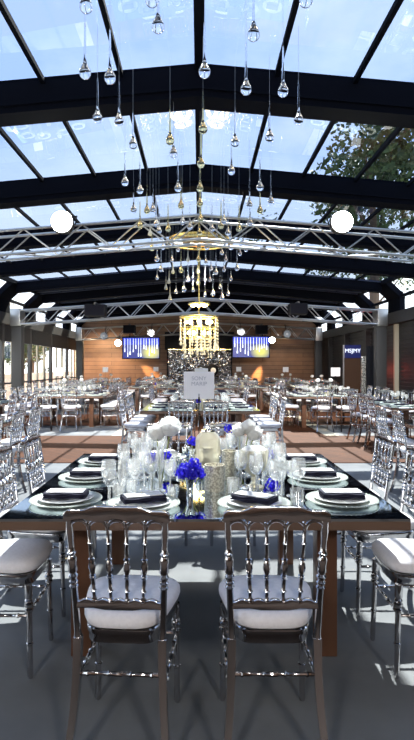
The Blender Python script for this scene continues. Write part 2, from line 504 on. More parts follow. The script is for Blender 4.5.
note_kids(proto_table)

# ------------------------------------------------------------------ table ware
def wine_glass(h=.21, r=.037, bowl=.10, n=16):
    b = MB(); z0 = h - bowl
    b.lathe([(.004, z0), (r * .55, z0 + bowl * .08), (r * .9, z0 + bowl * .28), (r, z0 + bowl * .5), (r * .95, z0 + bowl * .75), (r * .84, h)], n=n, cap=False)
    s = MB(); s.lathe([(.034, 0), (.034, .002), (.012, .005), (.0045, .014), (.0038, z0 * .5), (.0045, z0)], n=n)
    return b, s
def tumbler(h=.085, r=.036):
    b = MB(); b.lathe([(r * .86, .006), (r, h)], n=14, cap=False)
    s = MB(); s.lathe([(r * .8, 0), (r * .88, .004), (r * .86, .010)], n=14)
    return b, s
WARE = {}
def ware(kind, parts, cat):
    root = thing(kind, 'x', cat)
    for nm, mb, mt in parts: mb.build(nm, mt, root, ang=60)
    note_kids(root); WARE[kind] = [root, False, cat]
def serve(kind, loc, label, group=None, rz=0):
    r = WARE[kind]
    if not r[1]:
        r[1] = True; o = r[0]; o.location = loc; o.rotation_euler = (0, 0, rz); tag(o, label, r[2], group)
        return o
    return dup(r[0], loc, rz, label, group)
b, s = wine_glass(.215, .040, .105); ware('wine_glass', [('bowl', b, glass_thin), ('stem', s, glass_thin)], 'glass')
b, s = wine_glass(.185, .035, .085); ware('water_glass', [('bowl', b, glass_thin), ('stem', s, glass_thin)], 'glass')
b, s = wine_glass(.225, .026, .135); ware('champagne_flute', [('bowl', b, glass_thin), ('stem', s, glass_thin)], 'glass')
b, s = tumbler(); ware('tumbler', [('cup', b, glass_thin), ('base', s, glass_thin)], 'glass')
# charger with a beaded rim, a china plate on it, a folded napkin and a white card standing in for sun glare on it
m = MB(); m.lathe([(.09, .0), (.10, .002), (.165, .012), (.182, .016), (.180, .019), (.16, .015), (.10, .006), (.0, .006)], n=40)
for k in range(48):
    a = 2 * PI * k / 48; m.ball((.176 * math.cos(a), .176 * math.sin(a), .0175), .0055, 5)
charger_me = m.mesh('charger_plate', charger_m, ang=50)
m = MB(); m.lathe([(.07, .0), (.08, .003), (.115, .013), (.137, .018), (.135, .020), (.112, .016), (.078, .006), (.0, .006)], n=36)
plate_me = m.mesh('dinner_plate', china, ang=50)
def napkin_mesh():
    m = MB()
    # three folded layers with a rounded fold on the near edge
    for k in range(3):
        z = .004 + k * .009
        pts = []
        n = 8
        rs = []
        for i in range(n + 1):
            x = -.105 + .21 * i / n
            w = .055 - k * .002
            sag = .003 * math.sin(i * 1.3 + k)
            rs.append([Vector((x, -w, z - .003 + sag)), Vector((x, -w - .004, z + sag)), Vector((x, -w, z + .004 + sag)), Vector((x, w, z + .004)), Vector((x, w + .003, z)), Vector((x, w, z - .003))])
        m.rings(rs)
    return m.mesh('napkin', navy, ang=60)
napkin_me = napkin_mesh()
m = MB(); m.box((0, 0, .0015), (.185, .085, .003)); glare_card_me = m.mesh('glare_card', card_m, smooth=False)
# far versions: fewer polygons
def far_glass(h, r, bowl):
    b, s = wine_glass(h, r, bowl, 8); b.add(s.v, s.f); return b.mesh('stem_glass', glass_far, ang=60)
fg1, fg2 = far_glass(.21, .040, .105), far_glass(.18, .036, .085)

# flowers
def petal(m, base, out, up, L, W, curl, rows=4):
    base = Vector(base); out = Vector(out).normalized(); up = Vector(up).normalized(); side = out.cross(up).normalized()
    rs = []
    for i in range(rows + 1):
        t = i / rows
        c = base + up * (L * math.sin(t * 1.35)) + out * (L * (.25 * t + curl * t * t))
        w = W * math.sin(PI * (.12 + .80 * t)) 
        rs.append([c - side * w + out * (-.25 * w), c, c + side * w + out * (-.25 * w)])
    vs = [p for r in rs for p in r]; fs = []
    for i in range(rows):
        for q in range(2): fs.append((i * 3 + q, i * 3 + q + 1, i * 3 + q + 4, i * 3 + q + 3))
    m.add(vs, fs)
def bloom(mt, name, R, layers, seed):
    """a ball of overlapping cupped petals"""
    rnd = random.Random(seed); m = MB()
    for el, n, dist, size in layers:
        for i in range(n):
            a = 2 * PI * (i + rnd.uniform(-.25, .25)) / n + el * 3
            d = Vector((math.cos(a) * math.cos(el), math.sin(a) * math.cos(el), math.sin(el)))
            up = (Vector((0, 0, 1)) - d * d.z); up = up.normalized() if up.length > .01 else Vector((1, 0, 0))
            sd = d.cross(up).normalized()
            tilt = rnd.uniform(.15, .5)
            nrm = (d * math.cos(tilt) - up * -math.sin(tilt) * .3).normalized()
            c = d * R * dist; W = R * size; vs = []; K = 4
            for p in range(K + 1):
                for q in range(K + 1):
                    x, y = -1 + 2 * q / K, -1 + 2 * p / K
                    f = math.sqrt(max(0, 1 - .5 * y * y)); g = math.sqrt(max(0, 1 - .5 * x * x))
                    x *= f; y *= g; rr = x * x + y * y
                    curl = .38 * rr - (.35 * max(0, y) ** 3)
                    vs.append(c + sd * (x * W) + up * (y * W + .15 * W) - nrm * (curl * W) + d * (.22 * W * max(0, y)))
            fs = [(p * (K + 1) + q, p * (K + 1) + q + 1, (p + 1) * (K + 1) + q + 1, (p + 1) * (K + 1) + q) for p in range(K) for q in range(K)]
            m.add(vs, fs)
    m.ball((0, 0, 0), R * .5, 8)
    return m.mesh(name, mt, ang=180, normals=False)
RL = ((-.6, 5, .62, .55), (-.1, 7, .72, .52), (.35, 7, .70, .48), (.8, 5, .62, .42), (1.2, 3, .52, .34), (1.5, 1, .50, .25))
rose_bl = [bloom(white_petal, 'bloom', .058, RL, k) for k in (1, 2)]
blue_bl = [bloom(blue_petal, 'bloom', .030, ((-.5, 5, 1.0, .34), (-.1, 7, 1.25, .30), (.4, 6, 1.1, .32), (.8, 5, 1.3, .26), (1.2, 3, 1.1, .28)), k) for k in (3, 4)]
rnd = random.Random(5)
def flower(kind, mesh, top, foot, label, cat='flower', group=None, sc=1):
    t = thing(kind, label, cat, foot, 0, group)
    top = Vector(top) - Vector(foot)
    o = bpy.data.objects.new('bloom', mesh); COL.objects.link(o); o.parent = t; o.location = top
    o.rotation_euler = (rnd.uniform(-.4, .4) + .35, rnd.uniform(-.4, .4), rnd.uniform(0, 6)); o.scale = (sc, sc, sc)
    m = MB(); m.tube([(0, 0, 0), top * .5 + Vector((.004, 0, 0)), top - Vector((0, 0, .012))], .0032, 6); m.build('stem', stem_m, t)
    return t

def vase_mesh(kind):
    m = MB()
    if kind == 'bud': m.lathe([(.019, 0), (.020, .004), (.017, .03), (.020, .06), (.028, .09), (.034, .10), (.032, .10), (.018, .06), (.014, .01)], n=20)
    if kind == 'tall': m.lathe([(.030, 0), (.030, .006), (.013, .014), (.012, .10), (.016, .19), (.024, .25), (.022, .25), (.013, .18), (.010, .02)], n=16)
    return m

# ------------------------------------------------------------------ table plan
SEATS = {}
def seat_list(hl):
    L = []
    for i, x in enumerate((-.300, .248)):
        L.append(('near', i, x, -hl - .285, 0))
        L.append(('far', i, x, hl + .245, PI))
    for i, y in enumerate((-.68, -.07, .54)):
        L.append(('left', i, -.96 - .02, y, -PI / 2))
        L.append(('right', i, 1.065, y, PI / 2))
    return L
def seat_words(side, i):
    if side in ('near', 'far'): return '%s %s-side seat' % (('left-hand', 'right-hand')[i], side)
    return '%s %s-side seat' % (('nearest', 'middle', 'farthest')[i], side)
HLT = .91
TABLES = [
    # x, y, phrase, detailed chairs, sign (True) , chair group
    (.025, 3.345, 'the nearest mirrored table', 2, True),
    (.02, 9.25, 'the centre table on the wood floor', 1, True),
    (-3.30, 6.05, 'the table left of the nearest one', 1, False),
    (3.45, 6.05, 'the table right of the nearest one', 1, False),
    (-4.55, 10.1, 'the table by the near left windows', 0, False),
    (4.15, 9.9, 'the table by the near right wall', 0, False),
    (-3.15, 13.4, 'the left table past the wood strip', 0, True),
    (3.05, 13.2, 'the right table past the wood strip', 0, True),
    (-.05, 14.3, 'the centre table in the third row', 0, False),
    (-4.05, 17.5, 'the fourth-row table by the left windows', 0, False),
    (-1.38, 18.0, 'the fourth-row table left of centre', 0, False),
    (1.38, 18.0, 'the fourth-row table right of centre', 0, False),
    (4.05, 18.6, 'the fourth-row table by the right wall', 0, False),
    (-3.7, 21.3, 'the fifth-row table towards the left', 0, True),
    (0.0, 21.2, 'the fifth-row table in the centre', 0, False),
    (3.5, 21.75, 'the fifth-row table towards the right', 0, True),
    (-1.95, 24.4, 'the last table under the left screen', 0, True),
    (1.8, 24.4, 'the last table under the right screen', 0, True),
]
first_table = True
def sign_post(x, y, label, sc=1.0, rz=0, text=False):
    t = thing('table_sign', label, 'sign', (x, y, TH), rz, 'table signs on stands')
    m = MB(); m.lathe([(.05, 0), (.05, .006), (.008, .012), (.005, .02)], n=16); m.build('base', black, t)
    m = MB(); m.lathe([(.004, .01), (.004, .47)], n=8); m.lathe([(.009, .425), (.006, .46)], n=8); m.build('pole', black, t)
    b = MB(); b.box((0, 0, .545), (.228, .006, .205)); bo = b.build('board', sign_m if text else card_m, t, smooth=False)
    if text:
        for word, z, sz in (('SONY', .583, .042), ('MARIP', .543, .042)):
            o = letters(word, sz, ink, bo, (0, -.0042, z))
        m = MB(); m.lathe([(.008, 0), (.008, .001)], (0, -.003, .475), (0, -.0045, .475), 12); m.build('emblem', ink, bo)
    return t
for ti, (cx, cy, ph, det, sg) in enumerate(TABLES):
    lab = 'mirror-topped square banquet table, ' + ph
    if ti == 0: lab = 'nearest mirror-topped square banquet table, crowded with glasses, candles and vases'
    if first_table:
        first_table = False; t = proto_table; t.location = (cx, cy, 0); tag(t, lab, 'table', 'mirror-topped banquet tables')
    else:
        t = dup(proto_table, (cx, cy, 0), 0, lab, 'mirror-topped banquet tables')
    r = random.Random(100 + ti)
    seats = seat_list(HLT)
    for side, i, dx, dy, rz in seats:
        jx, jy, jr = (r.uniform(-.03, .03), r.uniform(-.03, .03), r.uniform(-.06, .06)) if ti else (0, 0, 0)
        if ti == 0:
            if side == 'near': jr = (-.06, .0)[i]
        lb = 'silver spindle-back chair, %s of %s' % (seat_words(side, i), ph)
        place_chair(cx + dx + jx, cy + dy + jy, rz + jr, lb, 'silver chairs round ' + ph, det > 0)
        # settings
        if side in ('near', 'far'): px, py = dx, (HLT - .23) * (-1 if side == 'near' else 1)
        else:
            px = .66 * (-1 if side == 'left' else 1) if ti else (.70 * (-1 if side == 'left' else 1)); py = dy + .06
            if side == 'left' or side == 'right': py = (-.60, -.04, .50)[i]
        ex, ey = cx + px, cy + py
        q = rz if side in ('near', 'far') else rz
        if ti == 0:
            sw = seat_words(side, i)
            put('charger_plate', charger_me, (ex, ey, TH), 0, 'clear beaded charger plate, %s of %s' % (sw, ph), 'plate', 'charger plates on ' + ph)
            put('dinner_plate', plate_me, (ex, ey, TH + .007), 0, 'white dinner plate on its charger, %s of %s' % (sw, ph), 'plate', 'white plates on ' + ph)
            nz = put('folded_napkin', napkin_me, (ex, ey, TH + .027), (0 if side in ('left', 'right') else r.uniform(-.2, .2) + .5 * (1 - 2 * i)), 'navy folded napkin, %s of %s' % (sw, ph), 'napkin', 'navy napkins on ' + ph)
            put('glare_card', glare_card_me, (ex, ey + .005, TH + .0545), nz.rotation_euler.z, 'white card as sun glare on the napkin, %s of %s' % (sw, ph), 'card', 'glare cards on ' + ph)
            # glasses towards the middle of the table
            inw = Vector((-math.sin(rz), math.cos(rz), 0)); sd = Vector((inw.y, -inw.x, 0))
            for kind, f, s_, nm in (('wine_glass', .215, .02, 'tall wine glass'), ('water_glass', .235, .115, 'smaller wine glass'), ('champagne_flute', .30, .06, 'slim champagne flute'), ('wine_glass', .345, -.03, 'inner wine glass'), ('tumbler', .245, -.085, 'low crystal tumbler')):
                g = Vector((ex, ey, TH)) + inw * f + sd * s_ + Vector((r.uniform(-.012, .012), r.uniform(-.012, .012), 0))
                serve(kind, g, '%s, %s of %s' % (nm, sw, ph), 'glasses on ' + ph)
        else:
            put('charger_plate', charger_me, (ex, ey, TH), 0, 'pale charger plate laid on ' + ph, 'plate', 'plates on ' + ph)
            put('folded_napkin', napkin_me, (ex, ey, TH + .016), rz if side not in ('left', 'right') else 0, 'navy folded napkin laid on ' + ph, 'napkin', 'napkins on ' + ph)
            inw = Vector((-math.sin(rz), math.cos(rz), 0)); sd = Vector((inw.y, -inw.x, 0))
            for me, f, s_ in ((fg1, .22, .03), (fg2, .25, .13)):
                if side == 'far' and ti > 8: continue
                g = Vector((ex, ey, TH)) + inw * f + sd * s_
                put('stem_glass', me, g, 0, 'stemmed glass standing among the settings of ' + ph, 'glass', 'glasses on ' + ph)
    if ti:
        # simple centrepiece: vase with white roses, pale candle cylinder, blue flower
        for k, (dx, dy) in enumerate(((-.17, -.1), (.2, .16))):
            v = vase_mesh('tall')
            vm = v.build('bud_vase', glass_far, ang=50); vm.location = (cx + dx, cy + dy, TH)
            tag(vm, 'slim glass vase, %s of two on %s' % (('nearer', 'farther')[k], ph), 'vase', 'slim vases on far tables')
            flower('white_rose', rose_bl[k], (cx + dx + .005, cy + dy, TH + .33), (cx + dx, cy + dy, TH + .02), 'white rose in the %s vase on %s' % (('nearer', 'farther')[k], ph), group='white roses on far tables', sc=1.15)
        m = MB(); m.lathe([(.055, 0), (.055, .15), (.050, .15), (.048, .01)], n=18); o = m.build('candle_holder', pale_glass, ang=50); o.location = (cx + .04, cy - .12, TH)
        tag(o, 'pale glass candle cylinder in the middle of ' + ph, 'candle holder', 'candle cylinders on far tables')
        flower('blue_flower', blue_bl[0], (cx - .03, cy - .28, TH + .10), (cx - .03, cy - .28, TH + .012), 'blue flower standing low in the middle of ' + ph, group='blue flowers on far tables', sc=1.3)
    if sg:
        if ti == 0: sign_post(.0, 4.05, 'pale square table sign with two lines of lettering on the nearest table', text=True)
        else: sign_post(cx + (.0, .02, 0, 0, 0, 0, -.35, .3, 0, 0, 0, 0, 0, -.0, 0, .0, 0, .0)[ti], cy + .05, 'blank white table sign on a stand on ' + ph, rz=r.uniform(-.25, .25))

# ------------------------------------------------------------------ centrepiece of the nearest table
def on(u, v): 
    d = F * (EYE - TH) / (v - V0); p = at(u, v, d); p.z = TH; return p
# mosaic candle cylinders
def cyl(u, v, r, h, label):
    p = on(u, v)
    t = thing('candle_holder', label, 'candle holder', p, 0, 'mosaic candle cylinders')
    m = MB(); m.lathe([(r, 0), (r, h), (r - .004, h), (r - .005, .006), (0, .006)], n=28); m.build('cup', mosaic, t, ang=50)
    m = MB(); m.lathe([(r * .7, .006), (r * .7, h * .6), (0, h * .6)], n=20); m.build('candle', wax, t, ang=50)
cyl(214.5, 490, .056, .142, 'stout mosaic candle cylinder beside the silver vase of blue flowers')
cyl(229, 479, .045, .175, 'slimmer taller mosaic cylinder behind the stout one')
cyl(236, 470, .040, .12, 'small mosaic cylinder behind the crystal goblet')
# silver bud vase and its bunch of blue flowers
p = on(190, 496)
v = vase_mesh('bud').build('bud_vase', silver, ang=50); v.location = p
tag(v, 'flared silver bud vase full of blue flowers', 'vase')
names = ['front left', 'front right', 'leftmost', 'rightmost', 'middle', 'back left', 'back right', 'topmost']
for k, (dx, dy, dz) in enumerate(((-.022, -.02, .118), (.02, -.022, .116), (-.05, 0, .115), (.048, .004, .112), (0, .0, .135), (-.028, .03, .135), (.03, .028, .14), (.022, .01, .165))):
    flower('blue_flower', blue_bl[k % 2], p + Vector((dx, dy, dz)), p + Vector((dx * .15, dy * .15, .03)), 'blue flower, %s one in the silver bud vase' % names[k], group='blue flowers in the silver vase')
# ribbed lantern jar
p = on(208, 463)
t = thing('glass_jar', 'champagne-coloured ribbed square jar with sloped shoulders', 'jar', p)
m = MB(); rs = []
N = 64
for hw, z in ((.078, 0), (.084, .006), (.084, .165), (.080, .185), (.055, .215), (.050, .222)):
    ring = []
    for k in range(N):
        a = 2 * PI * k / N; c, s = math.cos(a), math.sin(a); e = .30
        w = hw * (1 + (.06 if (k % 4 < 2) else 0) * (1 if .005 < z < .17 else 0))
        ring.append(Vector((w * math.copysign(abs(c) ** e, c), w * math.copysign(abs(s) ** e, s), z)))
    rs.append(ring)
m.rings(rs); m.build('body', pale_glass, t, ang=50)
m = MB(); m.lathe([(.046, .222), (.050, .226), (.048, .238), (.012, .243), (.010, .252), (.0, .254)], n=24); m.build('lid', silver, t)
m = MB(); m.lathe([(.035, .006), (.035, .11), (0, .112)], n=20); m.build('candle', wax, t, ang=50)
# cut crystal goblet with a white candle head
p = on(254, 487)
t = thing('crystal_goblet', 'large footed cut-crystal goblet topped with white blossom', 'goblet', p)
m = MB(); rs = []
for r_, z in ((.030, .075), (.060, .10), (.074, .14), (.078, .19), (.080, .215)):
    rs.append([Vector(((r_ * (1 + .03 * (k % 2))) * math.cos(2 * PI * k / 40), (r_ * (1 + .03 * (k % 2))) * math.sin(2 * PI * k / 40), z)) for k in range(40)])
m.rings(rs, cap=False); m.build('bowl', pale_glass, t, ang=20)
m = MB(); m.lathe([(.055, 0), (.055, .005), (.02, .015), (.012, .03), (.018, .045), (.012, .06), (.030, .078)], n=24); m.build('foot', pale_glass, t)
m = MB(); m.lathe([(.055, .11), (.068, .15), (.070, .215), (.05, .230), (.0, .234)], n=24); m.build('filling', wax, t)
# white roses in tall slim vases
def rose_vase(u, v, tops, lab):
    p = on(u, v)
    vm = vase_mesh('tall').build('bud_vase', glass_thin, ang=50); vm.location = p
    tag(vm, 'tall slim clear vase holding ' + lab, 'vase')
    for k, (tu, tv, sc, w) in enumerate(tops):
        q = at(tu, tv, p.y)
        flower('white_rose', rose_bl[k % 2], q, p + Vector((0.004 * (k - .5), 0, .02)), w, group='white roses on the nearest table', sc=sc)
rose_vase(160, 491, ((157, 434, 1.0, 'white rose, lower left bloom of the left pair'), (170, 428, 1.25, 'white rose, larger upper bloom of the left pair')), 'the left pair of white roses')
rose_vase(240, 474, ((239, 431, 1.0, 'white rose, left bloom above the crystal goblet'), (249, 428, 1.1, 'white rose, top bloom above the crystal goblet'), (254, 434, 1.15, 'white rose, right bloom above the crystal goblet')), 'the right group of white roses')
# single blue flowers in small glasses
for u, v, top, w in ((152, 480, 459, 'beside the left roses'), (166, 472, 457, 'just right of the left roses'), (192, 460, 442, 'left of the ribbed jar'), (229, 452, 429, 'behind the right roses'), (268, 474, 455, 'right of the crystal goblet'), (272, 494, 493, 'low behind the right front plate')):
    p = on(u, v); q = at(u, top, p.y)
    flower('blue_flower', blue_bl[1], q if q.z > TH + .035 else Vector((p.x, p.y, TH + .04)), p + Vector((0, 0, .004)), 'single blue flower ' + w, group='single blue flowers', sc=1.15)
    vz = MB(); hh = max(.03, (q.z - TH) * .6)
    vz.lathe([(.020, 0), (.022, .004), (.018, hh * .6), (.024, hh), (.022, hh), (.016, hh * .6), (.016, .006)], n=14)
    o = vz.build('bud_glass', glass_thin, ang=50); o.location = p; tag(o, 'small clear glass for the blue flower ' + w, 'vase', 'small flower glasses')
# silver and gold votives, clear tealights
for u, v, mt, w in ((173, 499, glass_thin, 'clear votive cup left of the silver bud vase'), (201, 478, silver, 'silver votive cup behind the stout mosaic cylinder'), (181, 470, silver, 'silver votive cup left of the ribbed jar'), (223, 466, silver, 'silver votive cup right of the ribbed jar'), (246, 500, silver, 'silver votive cup in front of the crystal goblet'), (186, 456, silver, 'silver votive cup at the far end of the centrepiece')):
    p = on(u, v)
    m = MB(); m.lathe([(.020, 0), (.024, .004), (.030, .035), (.034, .07), (.032, .07), (.022, .01), (0, .01)], n=20)
    o = m.build('votive_cup', mt, ang=50); o.location = p; tag(o, w, 'candle holder', 'votive cups')

# ------------------------------------------------------------------ box trusses
def truss(d, xe, vt, vb, slope, label, nb=13):
    """vt/vb: image rows of the apex of top and bottom chords"""
    zt, zb = at(U0, vt, d).z, at(U0, vb, d).z
    dep = min(.42, zt - zb)
    t = thing('lighting_truss', label, 'truss', (0, d, 0), 0, 'box trusses across the hall')
    def pt(x, y, top): return Vector((x, y, (zt if top else zb) - slope * abs(x)))
    for s in (-1, 1):
        for y in (0, dep):
            for top in (True, False):
                m = MB(); m.tube([pt(0, y, top), pt(s * xe, y, top)], .020 if d < 10 else .025, 8); m.build('chord', alu, t)
        for y in (0, dep):
            for k in range(nb):
                x0, x1 = xe * k / nb, xe * (k + 1) / nb
                up = k % 2 == 0
                m = MB(); m.tube([pt(s * x0, y, up), pt(s * x1, y, not up)], .010 if d < 10 else .014, 6); m.build('brace', alu, t)
        for k in range(nb - 3):
            x0, x1 = xe * k / (nb - 3), xe * (k + 1) / (nb - 3)
            m = MB(); m.tube([pt(s * x0, 0 if k % 2 else dep, False), pt(s * x1, dep if k % 2 else 0, False)], .009, 6); m.build('brace', alu, t)
    for s in (-1, 1):
        m = MB(); m.box((s * (xe + .12), dep / 2, (zt + zb) / 2 - slope * xe), (.30, dep + .08, zt - zb + .10)); m.build('corner_box', alu, t, bevel=.02)
        m = MB(); m.box((s * (xe + .12), dep / 2, ((zt + zb) / 2 - slope * xe) / 2 - (zt - zb) / 4), (.30, .30, (zt + zb) / 2 - slope * xe - (zt - zb) / 2)); m.build('post', steel_post, t, bevel=.01)
    return zt, zb, dep
T1 = truss(7.6, 5.35, 215, 239, .08, 'nearest aluminium box truss crossing under the glass roof')
T2 = truss(16.1, 5.35, 298, 312, .068, 'second aluminium box truss behind the hanging chandelier')
T3 = truss(24.6, 5.35, 322, 333, .055, 'farthest aluminium box truss above the two screens')

lamp_e = mat('lamp glow', (1, 1, .95), .3, emit=(1, .97, .82), estr=35)
lens_m = mat('lens grey', (.55, .58, .62), .15, .6)
def par_lamp(u, v, d, r, label, lit=True, group='stage lamps on the trusses'):
    p = at(u, v, d)
    t = thing('stage_lamp', label, 'lamp', p, 0, group)
    m = MB(); m.lathe([(r, 0), (r * 1.05, .1), (r * .8, .7), (r * .5, 1)], (0, 0, 0), (0, .28, .0), 24); m.build('can', black, t, ang=40)
    m = MB(); m.lathe([(r * .93, 0), (r * .93, 1)], (0, -.012, 0), (0, -.030, 0), 24); m.build('lens', lamp_e if lit else lens_m, t)
    m = MB(); m.tube([(r * .95, .14, 0), (r * 1.0, .22, r * .9), (-r * 1.0, .22, r * .9), (-r * .95, .14, 0)], .010, 6); m.build('yoke', black, t)
    m = MB(); m.tube([(0, .22, r * .9), (0, .26 if d > 20 else .34, r * .9 + .02), (0, (.58 if d > 20 else .44), r * .9 + (.33 if d > 20 else .03))], .018, 6); m.build('clamp', steel_post, t)
    if not lit:
        m = MB(); m.lathe([(r * 1.02, 0), (r * 1.02, 1)], (0, .0, 0), (0, .03, 0), 20); m.lathe([(r * .3, 0), (r * .3, 1)], (0, -.04, 0), (0, -.030, 0), 12); m.build('rim', alu, t)
    return t
par_lamp(62, 222, 7.2, .15, 'brilliant lit lamp on the nearest truss, left one')
par_lamp(342, 222, 7.2, .15, 'brilliant lit lamp on the nearest truss, right one')
par_lamp(118, 343, 24.2, .14, 'bright lit lamp beside the left screen')
par_lamp(272, 340, 24.2, .14, 'bright lit lamp beside the right screen')
for u, v, w in ((104, 336, 'left of the left screen'), (151, 333, 'above the left screen'), (241, 332, 'above the right screen'), (287, 334, 'right of the right screen')):
    par_lamp(u, v, 24.05, .17, 'round grey unlit lamp on the farthest truss ' + w, False, 'round unlit lamps')
def speaker(u0, u1, v0, v1, d, label):
    a, b = at(u0, v0, d), at(u1, v1, d)
    w, h = b.x - a.x, a.z - b.z
    t = thing('speaker_box', label, 'speaker', ((a.x + b.x) / 2, d, b.z), 0, 'black boxes on the trusses')
    m = MB(); m.box((0, .2, h / 2), (w, .4, h)); m.build('cabinet', black, t, bevel=.02)
    m = MB(); m.box((0, -.006, h / 2), (w * .9, .012, h * .85)); m.build('grille', mat('grille', (.008, .008, .012), .8, spec=.1), t)
    m = MB(); m.box((0, .3, h + .03), (.06, .5, .06)); m.build('clamp', steel_post, t)
speaker(84, 105, 304, 316, 15.6, 'black box on the second truss towards the left windows')
speaker(290, 308, 303, 314, 15.6, 'black box on the second truss towards the right wall')
speaker(123, 135, 325, 333, 24.1, 'black box on the farthest truss above the left screen')
speaker(256, 268, 325, 334, 24.1, 'black box on the farthest truss above the right screen')

# ------------------------------------------------------------------ screens
scr_blue = mat('screen blue', (0, 0, 0), .3, emit=(.02, .04, .42), estr=1.0)
scr_deep = mat('screen deep blue', (0, 0, 0), .3, emit=(.01, .015, .12), estr=1.0)
scr_white = mat('screen white', (0, 0, 0), .3, emit=(.75, .82, 1), estr=1.2)
def screen_picture():
    m = mat('screen picture', (0, 0, 0), .3, emit=(.02, .03, .3), estr=1.0)
    nt = m.node_tree; N = nt.nodes; L = nt.links; b = N['Principled BSDF']
    tc = N.new('ShaderNodeTexCoord'); mp = N.new('ShaderNodeMapping')
    mp.inputs['Location'].default_value = (-.9, 0, -.75); mp.inputs['Scale'].default_value = (2.0, 0, 2.6)
    gr = N.new('ShaderNodeTexGradient'); gr.gradient_type = 'SPHERICAL'
    mx = N.new('ShaderNodeMixRGB'); mx.inputs['Color1'].default_value = (.012, .02, .17, 1); mx.inputs['Color2'].default_value = (.75, .72, .10, 1)
    L.new(tc.outputs['Object'], mp.inputs['Vector']); L.new(mp.outputs['Vector'], gr.inputs['Vector']); L.new(gr.outputs['Fac'], mx.inputs['Fac'])
    L.new(mx.outputs['Color'], b.inputs['Emission Color'])
    return m
scr_yel = mat('screen yellow', (0, 0, 0), .3, emit=(.85, .80, .12), estr=1.1)
def screen(u0, u1, v0, v1, d, label, seed):
    a, b = at(u0, v0, d), at(u1, v1, d); w, h = b.x - a.x, a.z - b.z
    t = thing('display_screen', label, 'screen', ((a.x + b.x) / 2, d, b.z), 0, 'two lit screens on the back wall')
    m = MB(); m.box((0, .05, h / 2), (w, .08, h)); m.build('frame', black, t, bevel=.01)
    r = random.Random(seed); m = MB()
    def quad(x, z, qw, qh, y): m.add([(x - qw / 2, y, z - qh / 2), (x + qw / 2, y, z - qh / 2), (x + qw / 2, y, z + qh / 2), (x - qw / 2, y, z + qh / 2)], [(0, 1, 2, 3)])
    m.mi = 0; quad(0, h / 2, w * .95, h * .93, .006)
    m.mi = 1; quad(0, h * .80, w * .95, h * .30, .004)
    m.mi = 2
    for k in range(13):
        x = -w * .42 + w * .84 * k / 12 + r.uniform(-.02, .02); z1 = h * r.uniform(.16, .6)
        quad(x, (h * .93 + z1) / 2, w * .012, h * .93 - z1, .001)
        quad(x, z1, w * r.uniform(.02, .034), h * r.uniform(.09, .2), .0)
    m.build('picture', [screen_picture(), scr_blue, scr_white], t, smooth=False, normals=False)
    m = MB()
    for s in (-1, 1): m.box((s * w * .3, .1, h + .06), (.05, .05, .16))
    m.build('hanger', black, t)
screen(122, 160, 337, 359, 24.42, 'lit blue screen showing hanging drops, left of the silver stage', 3)
screen(232, 270, 336, 358, 24.42, 'lit blue screen showing hanging drops, right of the silver stage', 8)
# totem with a small blue display by the right wall
d = 16.55
a, b = at(345, 345, d), at(361, 358, d); w, h = b.x - a.x, a.z - b.z
t = thing('display_totem', 'tall dark display stand with a blue lettered screen by the right wall', 'display', ((a.x + b.x) / 2, d, 0))
m = MB(); m.box((0, .1, .03), (w + .1, .4, .06)); m.build('base', black, t, bevel=.01)
m = MB(); m.box((0, .1, b.z / 2 + .03), (w, .06, b.z - .06)); m.build('panel', mat('dark bronze panel', (.10, .055, .035), .25, .4), t)
m = MB(); m.box((-w / 2 - .02, .1, b.z / 2 + h / 2), (.03, .05, b.z + h)); m.build('upright', alu, t)
m = MB(); m.box((0, .08, b.z + h / 2), (w, .1, h)); so = m.build('screen', mat('totem screen', (0, 0, 0), .3, emit=(.006, .009, .06), estr=1), t)
letters('MSJMY', .17, scr_white, so, (0, .026, b.z + h * .42))
d = 16.85
a, b = at(366, 346, d), at(377, 392, d)
m = MB(); rs = []
for z in (0, a.z):
    rs.append([Vector((a.x + (b.x - a.x) * k / 24, d + .04 * math.sin(k * 1.9) - (.0 if 1 else 0), z)) for k in range(25)] + [Vector((a.x + (b.x - a.x) * k / 24, d + .14, z)) for k in range(24, -1, -1)])
m.rings(rs); o = m.build('black_drape', mat('black drape', (.015, .017, .025), .6), ang=60)
tag(o, 'black pleated drape hanging beside the lettered display stand', 'drape')
a, b = at(361.5, 356, 16.65), at(365.5, 391, 16.65)
glit = noise_mat('glitter', (.10, .10, .09), (.85, .85, .78), 30, .2, .6, lo=.45, hi=.55)
m = MB(); m.box(((a.x + b.x) / 2, 16.65, a.z / 2), (b.x - a.x, .1, a.z)); o = m.build('glitter_column', glit, bevel=.01)
tag(o, 'narrow glittering silver column between display stand and black drape', 'column')

# ------------------------------------------------------------------ stage: crinkled silver backdrop under a black valance
d = 26.4
a, b = at(168, 350, d), at(231, 400, d)
t = thing('stage_backdrop', 'crinkled silver foil backdrop below a black valance at the back wall', 'backdrop', (0, d, 0))
m = MB(); nx, nz = 60, 40; r = random.Random(4); vs = []; fs = []
for j in range(nz + 1):
    for i in range(nx + 1):
        vs.append((a.x + (b.x - a.x) * i / nx, r.uniform(-.045, .045), .02 + (a.z - .02) * j / nz))
for j in range(nz):
    for i in range(nx):
        q = j * (nx + 1) + i; fs.append((q, q + 1, q + nx + 2, q + nx + 1))
m.add(vs, fs); m.build('foil', mat('silver foil', (.80, .80, .80), .12, 1), t, smooth=False)
m = MB(); zt = at(0, 332, d).z; m.box(((a.x + b.x) / 2, -.02, (a.z + zt) / 2), (b.x - a.x + .3, .2, zt - a.z)); m.build('valance', black, t, bevel=.02)
m = MB(); m.box(((a.x + b.x) / 2, -.14, a.z + .02), (b.x - a.x, .06, .05)); m.build('gold_trim', gold, t)
m = MB()
for s in (a.x, b.x): m.box((s, .1, a.z / 2), (.12, .12, a.z))
m.build('side_frame', black, t)
